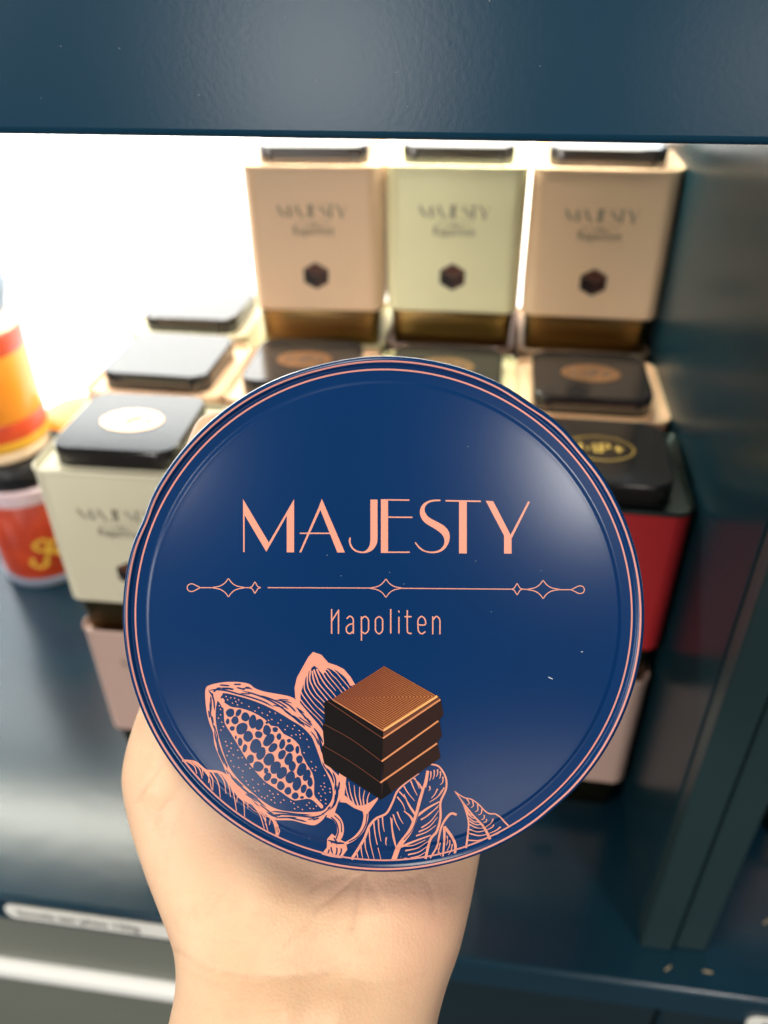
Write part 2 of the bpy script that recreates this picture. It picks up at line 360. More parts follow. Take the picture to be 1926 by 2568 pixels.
rj = jar('sweet_jar', (-.4170, .5720, .0003), [('base_ring', [(RJ-.003, 0), (RJ+.0012, .0015), (RJ+.0015, .007), (RJ-.001, .0090)], greyrim),
    ('body', [(RJ-.001, .009), (RJ, .011), (RJ, .0890), (RJ-.001, .0905)], redj), ('neck_ring', [(RJ-.001, .0905), (RJ+.0016, .0915), (RJ+.0018, .1045), (RJ-.001, .1065)], clearp),
    ('cap', [(RJ-.002, .1065), (RJ-.001, .1080), (RJ-.001, .1270), (RJ-.003, .1290)], blackc)], 'red jar with gold script and black cap left of the cream tin')
a = Art(lambda x, y: (x, y))
for p in (((0, 0), (6, 14), (9, 26), (2, 30), (-6, 25), (-2, 18), (8, 20), (18, 28), (24, 22), (18, 15), (9, 14), (16, 8), (24, 0), (32, 4)), ((36, 2), (30, 8), (34, 16), (42, 12), (40, 2), (33, 1)), ((42, 12), (50, 14), (54, 8)), ((-10, 8), (-14, 2), (-6, -4), (4, 0))): a.line(p, 4.2, m=5)
def wrapj(x, y):
    an = R(-62) + x*.00085/RJ; return ((RJ+.0003)*math.cos(an), (RJ+.0003)*math.sin(an), .027+y*.00085)
a.build('script_lettering', goldink, rj, wrapj)
jar('sweet_jar', (-.4290, .5740, .1297), [('base_ring', [(.038, 0), (.0405, .002), (.0410, .009), (.0405, .0105)], creamj), ('foot', [(.0405, .0105), (.0415, .012), (.0418, .0195), (.0415, .0205)], yell), ('lower_band', [(.0415, .0205), (.0421, .021), (.0421, .036), (.0415, .037)], redj),
    ('body', [(.0415, .037), (.0418, .038), (.0418, .093), (.0415, .094)], orangej), ('upper_band', [(.0415, .094), (.0421, .095), (.0421, .108), (.0400, .112)], redj), ('shoulder', [(.040, .112), (.037, .122), (.0345, .124)], creamj),
    ('cap', [(.0345, .124), (.0350, .126), (.0400, .142), (.0370, .164), (.034, .168)], capb)], 'orange jar with red bands and slate blue cap, standing on the red jar')
jar('sweet_jar', (-.3760, .6200, -.0180+.0183), [('base_ring', [(.036, 0), (.038, .002), (.038, .01), (.036, .012)], greyrim), ('body', [(.036, .012), (.037, .014), (.037, .124), (.035, .130)], yell), ('neck_ring', [(.035, .130), (.0365, .131), (.0365, .138), (.035, .140)], capb), ('cap', [(.035, .140), (.033, .142), (.010, .1425), (.002, .1425)], orangej)], 'low yellow jar with orange top peeping out behind the cream tin')

# ---- crumbs on the shelf
crm = mat('wood_crumb', (.36, .30, .18), .6, var=.2, vscale=300)
for (x, y, l, rz, lab) in ((.1905, .2890, .0075, 35, 'pale splinter on the shelf right of the post'), (.1265, .2525, .0060, 40, 'thin pale splinter at the foot of the post'), (.1490, .2535, .0065, -5, 'flat whitish crumb beside the foot of the post')):
    me = rloft('crumb', [(l*.8, .0008, .0003, 0), (l*.82, .0010, .0004, .0004), (l*.6, .0006, .0002, .0008)], n=2); o = link('crumb', me, crm, None, 30); o.location = (x, y, .0004); o.rotation_euler = (0, 0, R(rz)); tag(o, lab, 'crumb', 'crumbs on the shelf')

# ================================================================== round tin held up in front
TILT = R(-4)
ZT = .195
tc_ = EYE + (FW + RT*((962-CX)/FPX) + UP*((CY-1555)/FPX))*ZT
TU = RT; TV = (UP*math.cos(TILT) + FW*math.sin(TILT)).normalized(); TN = TU.cross(TV)      # TN faces the camera
tin = empty('round_tin', tc_); tin.matrix_world = Matrix(((TU.x, TV.x, TN.x, tc_.x), (TU.y, TV.y, TN.y, tc_.y), (TU.z, TV.z, TN.z, tc_.z), (0, 0, 0, 1)))
tag(tin, 'round navy blue tin with salmon lettering and cocoa pods, held up in the hand', 'tin')
RR = 657*ZT/FPX
def px2tin(px, py):
    d = FW + RT*((px-CX)/FPX) + UP*((CY-py)/FPX); z = 0.
    for _ in range(4):
        t = (tc_+TN*z-EYE).dot(TN)/d.dot(TN); p = EYE+d*t-tc_; u, v = p.dot(TU), p.dot(TV); z = ztop(math.hypot(u, v))
    return (u, v)
RP = .888*RR; DOME = .055/math.sin(R(8.5))
def ztop(r):                                               # lid profile, 0 at the flat ring
    if r <= RP: return .0003 + (math.sqrt(DOME**2-r*r)-math.sqrt(DOME**2-RP*RP))*.62
    t = min(1, (r-RP)/(.024*RR)); return .0003*(1-t*t*(3-2*t))
PROF = [(r, ztop(r)) for r in np.linspace(.00002, RP, 60)] + [(r, ztop(r)) for r in np.linspace(RP, .914*RR, 14)[1:]] + [(.9450*RR, 0), (.9600*RR, 0), (.9640*RR, .0002)]
LIDP = PROF
bead = [(.9640*RR, .0002), (.9690*RR, .0006), (.9760*RR, .0009), (.9830*RR, .0009), (.9900*RR, .0006), (.9960*RR, -.0001), (1.0*RR, -.0010), (.9990*RR, -.0018), (.994*RR, -.0024)]
lp = lathe('lid_panel', LIDP, 192, cap0=False); link('lid_panel', lp, bluem, tin, 60)
def dent(me):                                              # knocks in the rolled edge
    for v in me.vertices:
        an = math.degrees(math.atan2(v.co.y, v.co.x)); r = math.hypot(v.co.x, v.co.y)
        k = 0
        for a0, wd, am in ((57, 5, -.00075), (41, 5, -.0006), (157, 4, -.0009), (104, 9, -.0004), (-48, 4, -.0003), (28, 14, -.0003)):
            k += am*math.exp(-((an-a0)/wd)**2)
        f_ = max(0, min(1, (r/RR-.955)/.02)); v.co.x *= 1+.5*k*f_/RR; v.co.y *= 1+.5*k*f_/RR; v.co.z += .4*k*f_
rim = lathe('rim', bead, 192); dent(rim); rimo = link('rim', rim, bluem, tin, 80)
THK = .0185
link('body', lathe('body', [(.994*RR, -.0024), (.978*RR, -.003), (.978*RR, -THK+.001), (.985*RR, -THK+.0004), (.97*RR, -THK), (.0005, -THK)], 128), bluem, tin, 40)
OFF = .00002
def tinz(lift): return lambda x, y: (x, y, ztop(math.hypot(x, y))+lift*OFF)
# border lines
def ringline(r0, r1, zf, n=192):
    v = []; f = []
    for k in range(n):
        c, s_ = math.cos(2*math.pi*k/n), math.sin(2*math.pi*k/n)
        for r_ in (r0, (r0+r1)/2, r1): v.append((r_*c, r_*s_, zf(r_)+.00006))
    for k in range(n):
        a0, b0 = 3*k, 3*((k+1) % n)
        f += [(a0, a0+1, b0+1, b0), (a0+1, a0+2, b0+2, b0+1)]
    return pydata('border_line', v, f)
bz = lambda r_: float(np.interp(r_, [p[0] for p in bead], [p[1] for p in bead]))
link('border_line', ringline(.9440*RR, .9505*RR, lambda r_: 0.), pinkl, tin)
m_ = ringline(.9730*RR, .9795*RR, bz); dent(m_); link('border_line', m_, pinkl, tin)

def Z(x0, y0, sc): return lambda x, y: px2tin(x0+x*sc, y0+y*sc)
Z3 = Z(440, 1450, 700/1659); Z4 = Z(780, 1600, 560/1659); Z5 = Z(480, 1680, 400/1659); Z6 = Z(580, 1220, 780/1659); Z7 = Z(440, 1420, 1060/1659)
a = Art(Z6); majesty(a, Z6); a.build('lettering', pinkm, tin, tinz(1), .004)
a = Art(Z7); napoliten(a, Z7, 5.2); a.build('lettering', pinkm, tin, tinz(1), .004)
# ornament rule
a = Art(Z7); LW = 3.6
def loop(cx, cy, s):
    a.line([(cx+s*32, cy), (cx+s*14, cy-9), (cx, cy-15), (cx-s*14, cy-12), (cx-s*20, cy), (cx-s*14, cy+12), (cx, cy+15), (cx+s*14, cy+9), (cx+s*32, cy)], LW, m=5)
def star(cx, cy, hw, hh, k=.22):
    for sx in (-1, 1):
        for sy in (-1, 1): a.line([(cx+sx*hw, cy), (cx+sx*hw*.52, cy+sy*hh*.17), (cx+sx*hw*k, cy+sy*hh*.50), (cx, cy+sy*hh)], LW, m=5)
loop(66, 84, 1); a.line([(98, 84), (146, 84)], LW); star(208, 84, 66, 36); a.line([(270, 84), (290, 84)], LW); star(312, 84, 23, 23, .3)
a.line([(362, 84), (770, 85.5)], LW, m=12); star(826, 86, 66, 36); a.line([(885, 86.5), (1320, 90)], LW, m=12); star(1341, 90, 23, 23, .3); a.line([(1362, 90), (1390, 91)], LW); star(1443, 91, 66, 36); a.line([(1500, 92), (1556, 92)], LW); loop(1585, 92, -1)
a.build('ornament', pinkm, tin, tinz(1), .004)
# cocoa pods and leaves
F = Art(Z5, .82); B = Art(Z5, 1.1); O2 = Art(Z5)                      # fill, navy cut lines, salmon on top
outer = [(150, 190), (200, 155), (330, 128), (480, 125), (600, 145), (660, 190), (760, 225), (900, 250), (1020, 275), (1090, 312), (1160, 390), (1230, 480), (1300, 545), (1370, 640), (1392, 760), (1405, 900), (1450, 1020), (1530, 1100), (1570, 1200), (1545, 1330), (1500, 1430), (1430, 1490), (1400, 1510), (1360, 1565), (1280, 1615), (1180, 1600), (1050, 1565), (900, 1562), (835, 1540), (760, 1470), (680, 1390), (560, 1300), (460, 1220), (380, 1110), (330, 990), (280, 880), (240, 770), (225, 650), (190, 560), (160, 440), (145, 300)]
cav = [(330, 240), (470, 268), (620, 312), (760, 366), (900, 438), (1030, 518), (1150, 592), (1245, 690), (1290, 790), (1330, 900), (1370, 1010), (1435, 1130), (1470, 1250), (1460, 1350), (1410, 1425), (1350, 1470), (1200, 1480), (1050, 1475), (900, 1450), (780, 1390), (640, 1280), (500, 1150), (400, 1020), (340, 880), (300, 750), (268, 620), (252, 500), (258, 380), (285, 290)]
F.poly(outer, smooth=3); B.poly(cav, smooth=3)
beans = [(335, 400), (335, 340), (375, 360), (420, 385), (520, 400), (640, 440), (760, 510), (830, 580), (900, 590), (960, 665), (1040, 705), (1120, 780), (1142, 870), (1170, 920), (1205, 990), (1255, 1065), (1278, 1160), (1275, 1260), (1290, 1325), (1370, 1410), (1350, 1440), (1270, 1360), (1200, 1338), (1080, 1358), (1010, 1325), (940, 1275), (850, 1215), (760, 1155), (660, 1045), (580, 940), (520, 840), (460, 740), (400, 640), (350, 560), (340, 480)]
O2.poly(beans, smooth=2); O2.poly([(210, 225), (330, 245), (300, 290), (345, 310), (345, 400), (320, 390), (300, 350), (260, 300)])
BE = [(405,445,38,40,0),(490,445,22,38,30),(562,487,38,40,0),(640,537,36,62,0),(705,567,36,56,15),(378,535,17,26,0),(455,523,33,36,0),(425,608,23,23,0),(525,610,48,60,30),(590,690,43,50,20),(785,625,36,46,0),(785,548,13,11,0),(872,620,25,25,0),(462,700,9,17,0),(507,748,21,40,0),(700,672,34,34,0),(805,728,40,68,38),(912,692,22,31,0),(555,815,20,40,15),(668,790,50,66,20),(945,770,26,46,15),(1015,735,18,19,0),(848,808,32,50,45),(725,868,38,60,25),(1022,812,40,36,0),(1103,830,18,38,0),(942,880,32,48,25),(615,925,32,42,0),(808,930,48,58,30),(1012,925,35,56,20),(695,1003,48,46,0),(875,1015,44,64,25),(1125,930,30,40,0),(1047,998,33,50,0),(777,1048,20,30,0),(942,1070,40,60,35),(1147,1035,40,63,25),(793,1112,30,42,40),(1030,1115,43,56,15),(1200,1095,31,56,25),(860,1155,30,30,0),(930,1203,35,40,0),(1098,1183,38,63,15),(1235,1165,24,43,0),(1168,1235,26,43,15),(1005,1257,31,35,0),(1225,1280,32,42,0),(1080,1308,32,31,0),(1150,1325,19,13,0)]
B2 = Art(Z5)
def bean(cx, cy, rx, ry, rot):
    a_ = R(rot); ph = random.random()*6
    rx *= 1.17; ry *= 1.14
    B2.poly([(cx+rx*(1+.07*math.sin(3*t+ph))*math.cos(t)*math.cos(a_)+ry*math.sin(t)*math.sin(a_), cy+rx*math.cos(t)*math.sin(a_)-ry*(1+.06*math.cos(2*t+ph))*math.sin(t)*math.cos(a_)) for t in np.linspace(0, 2*math.pi, 16, endpoint=False)])
for b_ in BE: bean(*b_)
def inside(p, poly):
    c = False; n = len(poly)
    for i in range(n):
        (x1, y1), (x2, y2) = poly[i], poly[i-1]
        if (y1 > p[1]) != (y2 > p[1]) and p[0] < (x2-x1)*(p[1]-y1)/(y2-y1)+x1: c = not c
    return c
pts = []
while len(pts) < 105:
    p = (random.uniform(260, 1470), random.uniform(240, 1480)) if random.random() < .72 else random.choice([(random.gauss(1330, 60), random.gauss(1350, 60)), (random.gauss(400, 60), random.gauss(300, 35))])
    if inside(p, cav) and not inside(p, beans) and all(math.hypot(p[0]-q[0], p[1]-q[1]) > 34 for q in pts) and all(inside((p[0]+dx, p[1]+dy), cav) and not inside((p[0]+dx, p[1]+dy), beans) for dx, dy in ((25, 0), (-25, 0), (0, 25), (0, -25))): pts.append(p)
for x, y in pts: O2.line([(x-6, y-5), (x+6, y+5)], 9, m=1)
# navy cuts in the shell
for p in ([(175, 212), (260, 205), (360, 215), (470, 245), (620, 285), (760, 335), (860, 390)], [(178, 215), (215, 260), (235, 330), (240, 420)], [(200, 270), (205, 360), (200, 450)], [(520, 215), (650, 250), (780, 300), (900, 365), (1000, 440), (1100, 520)], [(700, 262), (820, 300), (930, 350), (1010, 410)], [(930, 320), (1020, 370), (1090, 440)], [(960, 420), (1060, 490), (1150, 570)], [(290, 155), (400, 165)], [(440, 150), (520, 150)], [(360, 190), (440, 205)], [(470, 182), (560, 205)], [(560, 180), (610, 185)], [(1100, 400), (1190, 500), (1260, 580)],
          [(1050, 470), (1130, 530), (1180, 590)], [(240, 620), (255, 720), (290, 830), (330, 930)], [(262, 680), (285, 780), (320, 880), (370, 990)], [(380, 1050), (460, 1160), (560, 1250), (680, 1350), (780, 1430)], [(420, 1110), (520, 1220), (640, 1320)], [(180, 420), (190, 500)], [(215, 480), (228, 560)], [(860, 1500), (1000, 1505), (1150, 1520), (1280, 1530), (1390, 1495)], [(830, 1470), (950, 1480), (1100, 1500), (1250, 1510)], [(870, 1540), (1000, 1535), (1120, 1560), (1200, 1580)], [(1260, 1560), (1330, 1540)],
          [(1300, 640), (1340, 740), (1360, 850)], [(1270, 600), (1330, 680), (1370, 760)], [(1340, 960), (1400, 1080), (1440, 1180)], [(1410, 1020), (1460, 1100), (1480, 1180)], [(1470, 1060), (1500, 1150), (1490, 1260)], [(1540, 1160), (1530, 1250)], [(1500, 1290), (1490, 1370)], [(1200, 500), (1230, 540)], [(1420, 1450), (1440, 1420)]):
    B.line(p, 15, T=Z5, taper=True)
Oc = np.array(catmull(outer, 4, True)); Cc = np.array(catmull(cav, 4, True)); mid = np.array((800., 850.))
def byang(P): 
    a_ = np.arctan2(P[:, 1]-mid[1], P[:, 0]-mid[0]); o_ = np.argsort(a_); return a_[o_], np.hypot(*(P-mid).T)[o_]
ao, ro_ = byang(Oc); ac, rc_ = byang(Cc)
for k in range(46):                                          # short engraved strokes round the shell
    a0 = random.uniform(-3.1, 3.1); ln = random.uniform(.10, .34); q = random.uniform(.22, .80); th = np.linspace(a0, a0+ln, 5)
    th = (th+math.pi) % (2*math.pi)-math.pi; r0 = np.interp(th, ac, rc_, period=2*math.pi); r1 = np.interp(th, ao, ro_, period=2*math.pi)
    if np.min(r1-r0) < 42: continue
    r_ = r0+(r1-r0)*(q+np.linspace(-.06, .06, 5)); B.line([(mid[0]+r*math.cos(t), mid[1]+r*math.sin(t)) for r, t in zip(r_, th)], 11, T=Z5, taper=True, m=3)
# second pod behind
Lc = catmull([(800, 462), (745, 555), (714, 650), (720, 720), (775, 790), (850, 870), (905, 960)], 8); Rc = catmull([(840, 462), (900, 508), (962, 524), (1000, 545), (1034, 585), (1062, 625), (1080, 680)], 8)
F.poly([(818, 438), (868, 455), (908, 502), (962, 520), (1002, 541), (1040, 585), (1068, 632), (1040, 640), (1010, 590), (960, 550), (905, 530), (880, 570), (850, 540), (825, 520), (800, 540), (770, 600), (745, 680), (740, 740), (790, 800), (850, 870), (880, 925), (850, 905), (790, 830), (730, 770), (712, 710), (708, 650), (722, 590), (758, 525), (790, 468)], T=Z3)
for s_ in np.linspace(.06, .94, 13):
    c = [Lc[i]*(1-s_)+Rc[i]*s_+rng.normal(0, 2, 2) for i in range(4, len(Lc), 6)]
    k0 = random.choice([0, 0, 0, 1]); k1 = len(c)-random.choice([0, 1, 2]); F.line(c[k0:k1], 12 if s_ < .7 else 10, 4, T=Z3, taper=False)
    if random.random() < .6: F.line(c[-3:], 9, 5, T=Z3, taper=True)
F.poly([(895, 1405), (930, 1345), (955, 1240), (975, 1150), (1015, 1185), (1005, 1290), (968, 1330), (945, 1400), (920, 1425)], T=Z3)
F.poly([(1000, 1285), (1030, 1310), (1075, 1350), (1120, 1350), (1160, 1330), (1205, 1300), (1200, 1320), (1160, 1375), (1145, 1395), (1110, 1385), (1060, 1365), (1015, 1335), (975, 1330)], T=Z3)
for x0, x1, y1 in ((1045, 1005, 1195), (1065, 1030, 1210), (1085, 1062, 1230), (1105, 1095, 1240), (1120, 1125, 1260), (1140, 1155, 1270)): F.line([(x0, 1350), ((x0+x1)/2-6, (1350+y1)/2), (x1, y1)], 11, 4, T=Z3)
F.line([(1127, 1375), (1132, 1420), (1112, 1490), (1065, 1545), (1005, 1580)], 40, 20, T=Z3); B.line([(1140, 1400), (1128, 1470), (1085, 1535), (1030, 1568)], 6, T=Z3)
F.line([(905, 1400), (950, 1420), (978, 1465), (978, 1520), (955, 1560)], 52, 46, T=Z3); B.line([(925, 1420), (955, 1450), (968, 1500), (955, 1550)], 7, T=Z3); B.line([(945, 1410), (982, 1450), (988, 1510)], 6, T=Z3)
F.poly([(868, 1640), (900, 1600), (902, 1550), (930, 1518), (962, 1545), (1012, 1570), (1022, 1612), (985, 1664), (920, 1655)], T=Z3)
for p in ([(930, 1560), (925, 1600), (935, 1640)], [(955, 1580), (960, 1620), (950, 1655)], [(985, 1590), (985, 1625), (970, 1655)], [(915, 1610), (905, 1640)], [(940, 1540), (960, 1570)]): B.line(p, 8, T=Z3, taper=True)
# leaf under the open pod
Uc = catmull([(40, 1083), (120, 1095), (180, 1142), (250, 1150), (312, 1182), (380, 1262), (470, 1352), (550, 1405), (590, 1455), (606, 1535)], 6)
def rimpt(px3):                                             # a point of the inner border line in Z3 units
    x = 440+px3*.42194; y = 1540+math.sqrt(max(0, (.948*650)**2-(x-962)**2)); return np.array((px3, (y-1450)/.42194))
F.line([tuple(p) for p in Uc[::3]], 17, 20, T=Z3)
F.poly([(300, 1175), (390, 1255), (480, 1345), (560, 1395), (560, 1425), (470, 1385), (370, 1300), (310, 1215)], T=Z3)
for i, t in enumerate(np.linspace(.04, .93, 22)):
    p = Uc[int(t*(len(Uc)-1))]; q = rimpt(min(610, p[0]+60+30*math.sin(i))); e = .45+.55*random.random() if i % 3 else 1.
    q = p+(q-p)*e; F.line([p, (p+q)/2+np.array((14, -8)), q], 11, 5, T=Z3)
# big leaf
F.line([(615, 1650), (655, 1545), (735, 1435), (780, 1325), (812, 1200), (850, 1080), (868, 985)], 46, 26, T=Z4); B.line([(690, 1500), (755, 1420), (790, 1325), (825, 1200), (850, 1110)], 6, T=Z4)
F.line([(300, 1645), (355, 1560), (400, 1480), (432, 1400), (482, 1342), (560, 1302), (605, 1222), (640, 1140), (700, 1080), (800, 1005)], 26, 14, T=Z4)
F.line([(880, 935), (950, 955), (1000, 1035), (1003, 1120), (962, 1220), (962, 1330), (935, 1435), (885, 1500), (850, 1640)], 14, 24, T=Z4)
for p, w0, w1 in (([(785, 1325), (730, 1245), (690, 1160)], 26, 8), ([(790, 1320), (870, 1262), (955, 1215)], 24, 12), ([(765, 1375), (738, 1325), (690, 1285)], 26, 8), ([(670, 1550), (780, 1505), (890, 1465)], 22, 10), ([(830, 1130), (800, 1080), (760, 1040)], 18, 8), ([(645, 1590), (610, 1480), (590, 1330)], 14, 6)):
    F.line(p, w0, w1, T=Z4)
H = [((430,1400),(440,1520),(470,1645)),((465,1365),(480,1480),(520,1650)),((500,1345),(505,1430),(520,1510)),((530,1330),(535,1390),(545,1440)),((400,1490),(405,1560),(430,1640)),((370,1545),(375,1590),(385,1640)),((340,1590),(345,1620),(350,1645)),((560,1480),(555,1520),(560,1540)),((610,1310),(630,1370),(660,1430)),((640,1290),(660,1340),(685,1380)),((600,1340),(605,1420),(630,1530)),
     ((640,1180),(680,1230),(700,1280)),((655,1140),(700,1190),(740,1250)),((690,1100),(720,1150),(770,1210)),((740,1060),(765,1120),(790,1170)),((770,1040),(790,1080),(805,1120)),
     ((800,1440),(880,1400),(940,1330)),((820,1410),(890,1360),(950,1280)),((815,1350),(880,1310),(950,1240)),((780,1470),(860,1440),(930,1390)),((850,1330),(900,1290),(945,1255)),
     ((700,1580),(790,1560),(870,1510)),((720,1610),(800,1590),(860,1550)),((740,1635),(800,1620),(850,1590)),((690,1545),(760,1540),(850,1500)),((690,1640),(715,1635)),
     ((890,990),(890,1030),(880,1060)),((915,980),(915,1020),(905,1050)),((940,975),(940,1010),(930,1030)),((960,990),(962,1020),(955,1045)),((980,1030),(978,1070),(960,1090)),((940,1120),(920,1160),(895,1190)),((975,1130),(940,1180),(880,1220)),((990,1110),(960,1160),(930,1190)),((880,1100),(885,1120),(875,1135))]
for p in H: F.line(list(p), 13, 5, T=Z4, m=4)
# curled small leaf
F.line([(1082, 1312), (1040, 1304), (1000, 1345), (968, 1405), (950, 1480), (935, 1550), (885, 1635)], 22, 14, T=Z4); F.line([(990, 1400), (1045, 1475), (1072, 1540), (1068, 1610)], 26, 22, T=Z4); F.line([(990, 1400), (990, 1500), (980, 1625)], 24, 14, T=Z4)
for p in (((1010, 1470), (1015, 1510), (1005, 1540)), ((1030, 1500), (1030, 1540), (1010, 1580)), ((1050, 1530), (1040, 1580), (1020, 1610)), ((960, 1520), (950, 1570), (940, 1610)), ((945, 1560), (950, 1590), (965, 1620))): F.line(list(p), 10, 5, T=Z4, m=4)
# right leaf
lo = catmull([(1068, 1138), (1120, 1212), (1152, 1292), (1170, 1370), (1166, 1450), (1152, 1560)], 6); ro = catmull([(1068, 1138), (1130, 1182), (1200, 1202), (1262, 1252), (1312, 1300), (1382, 1312), (1440, 1368), (1490, 1418)], 5); mr = catmull([(1100, 1180), (1200, 1312), (1282, 1402), (1330, 1495)], 10)
F.line([tuple(p) for p in lo[::3]], 9, 18, T=Z4); F.line([tuple(p) for p in ro[::3]], 9, 14, T=Z4); F.line([tuple(p) for p in mr[::5]], 8, 26, T=Z4)
for t in np.linspace(.2, .95, 10):
    p = mr[int(t*(len(mr)-1))]; q = lo[min(len(lo)-1, int((t*.95)*(len(lo)-1)))]; F.line([p, (p+q)/2+np.array((4, 14)), q+(p-q)*.05], 6, 12, T=Z4, m=4)
    q = ro[min(len(ro)-1, int((t*1.03)*(len(ro)-1)))]; q = q+(p-q)*random.choice([.05, .3, .5]); F.line([q, (p+q)/2+np.array((16, -2)), p+(q-p)*random.choice([.05, .35])], 12, 6, T=Z4, m=4)
F.build('cocoa_print', pinkm, tin, tinz(1), .004); B.build('cocoa_cut_lines', bluem, tin, tinz(2), .004); O2.build('cocoa_beans_print', pinkm, tin, tinz(3), .004); B2.build('cocoa_bean_centres', bluem, tin, tinz(4), .004)  # navy cuts and pod cavity are printed pattern over the salmon fill
# printed stack of chocolate squares
def pm(n, c): return mat(n, c, .40, spec=.15)
c_black = pm('print_black_brown', (.0030, .0016, .0015)); c_dark = pm('print_dark_brown', (.020, .008, .0062)); c_hi = pm('print_copper_edge', (.52, .20, .09)); c_top = pm('print_copper_top', (.24, .07, .03)); c_line = pm('print_brown_line', (.115, .032, .016)); c_gold = pm('print_gold_edge', (.72, .36, .13)); c_mid = pm('print_brown_edge', (.10, .035, .022))
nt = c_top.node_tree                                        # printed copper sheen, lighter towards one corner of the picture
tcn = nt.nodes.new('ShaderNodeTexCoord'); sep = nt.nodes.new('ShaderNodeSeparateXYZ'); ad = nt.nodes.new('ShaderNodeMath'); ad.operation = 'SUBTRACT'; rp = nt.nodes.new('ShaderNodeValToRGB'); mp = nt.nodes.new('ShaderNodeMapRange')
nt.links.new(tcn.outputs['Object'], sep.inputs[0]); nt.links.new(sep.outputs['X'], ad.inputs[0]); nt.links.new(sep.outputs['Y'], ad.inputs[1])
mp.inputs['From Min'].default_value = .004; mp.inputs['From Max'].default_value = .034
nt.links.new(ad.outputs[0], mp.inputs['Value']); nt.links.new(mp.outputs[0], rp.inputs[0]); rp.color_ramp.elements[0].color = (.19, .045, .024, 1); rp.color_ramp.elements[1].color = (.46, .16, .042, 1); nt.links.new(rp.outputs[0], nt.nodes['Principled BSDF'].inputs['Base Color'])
cp = empty('chocolate_print', (0, 0, 0)); cp.parent = tin
def piece(polys, m, lift, name='print_layer'):
    a = Art(Z4)
    for p in polys: a.poly(p)
    a.build(name, m, cp, tinz(lift), .004)
piece([[(75, 822), (97, 786), (85, 652), (102, 620), (97, 478), (150, 452), (545, 700), (530, 900), (520, 1060), (520, 1200), (300, 1060), (98, 932)]], c_black, 5)
piece([[(535, 740), (962, 452), (985, 570), (952, 604), (972, 725), (940, 772), (962, 888), (745, 1040), (520, 1200), (524, 1060), (530, 900)]], c_dark, 6)
piece([[(531, 1045), (545, 895), (975, 590), (952, 604), (945, 608), (525, 905)], [(520, 1200), (600, 1145), (560, 1060), (540, 1060)]], c_black, 7)
piece([[(535, 742), (538, 680), (940, 425), (964, 455)]], c_mid, 7)
piece([[(160, 452), (543, 208), (938, 432), (540, 690)]], c_top, 8)
a = Art(Z4); C0 = np.array((542, 438))
K = [np.array(p) for p in ((160, 452), (543, 208), (938, 432), (540, 690))]
for s_ in np.linspace(.06, .95, 14):
    q = [C0+(k-C0)*s_ for k in K]
    for i in range(4): a.line([q[i], q[(i+1) % 4]], 8, m=3)
a.build('print_layer', c_line, cp, tinz(9), .004)
a = Art(Z4); a.line([(540, 684), (938, 430)], 16, m=3); a.build('print_layer', c_gold, cp, tinz(10), .004)
a = Art(Z4); a.line([(535, 742), (960, 455)], 13, m=3); a.line([(525, 914), (945, 614)], 13, m=3); a.line([(515, 1072), (936, 780)], 13, m=3); a.line([(160, 456), (540, 690)], 6, m=3); a.build('print_layer', c_hi, cp, tinz(11), .004)
a = Art(Z4); a.line([(125, 470), (535, 745)], 6, m=3); a.line([(100, 640), (300, 750), (525, 915)], 5, m=3); a.line([(95, 800), (300, 920), (515, 1072)], 5, m=3); a.build('print_layer', c_mid, cp, tinz(10), .004)
# specks of dust
a = Art(lambda x, y: px2tin(x, y))
a.line([(1375, 1698), (1386, 1703)], 2.2, m=1); a.line([(1457, 1635), (1462, 1634)], 1.8, m=1)
for _ in range(11): x, y = random.gauss(980, 250), random.gauss(1450, 260); a.line([(x, y), (x+1.1, y+.8)], 1.1, m=1)
o = a.build('dust_specks', mat('dust', (.45, .47, .5), .8), tin, tinz(1)); o['kind'] = 'stuff'

# ================================================================== the hand
def P3(px, py, z): return EYE + (FW + RT*((px-CX)/FPX) + UP*((CY-py)/FPX))*z
ROWS = [(3250, 300, 1080, .178, .022, .026), (2850, 385, 1062, .194, .021, .025), (2568, 421, 1095, .206, .0200, .023), (2510, 437, 1110, .2085, .0190, .022), (2460, 441, 1125, .2110, .0180, .022), (2400, 439, 1149, .2140, .0170, .021), (2346, 421, 1163, .2165, .0160, .020), (2282, 396, 1178, .2195, .0150, .020), (2200, 364, 1194, .2240, .0145, .019), (2105, 332, 1211, .2285, .0140, .018), (2016, 310, 1226, .2310, .0140, .017), (1953, 301, 1233, .2320, .0140, .017), (1884, 313, 1238, .2330, .0140, .016), (1782, 345, 1236, .2335, .0140, .015), (1650, 425, 1215, .2340, .0130, .014), (1530, 490, 1180, .2345, .0120, .013), (1490, 560, 1120, .2345, .0080, .009)]
ys = [r[0] for r in ROWS][::-1]
def rowat(y): return [float(np.interp(y, ys, [r[k] for r in ROWS][::-1])) for k in range(1, 6)]
Ysm = np.linspace(3250, 1490, 130); tab = np.array([rowat(y) for y in Ysm])
ker = np.hanning(9); ker /= ker.sum()
for k in range(5):
    pad = np.pad(tab[:, k], 4, mode='edge'); sl = np.convolve(pad, ker, 'valid'); tab[3:-3, k] = sl[3:-3]
NS = 72; hv = []; hf = []
def G(x, m, s): return math.exp(-((x-m)/s)**2)
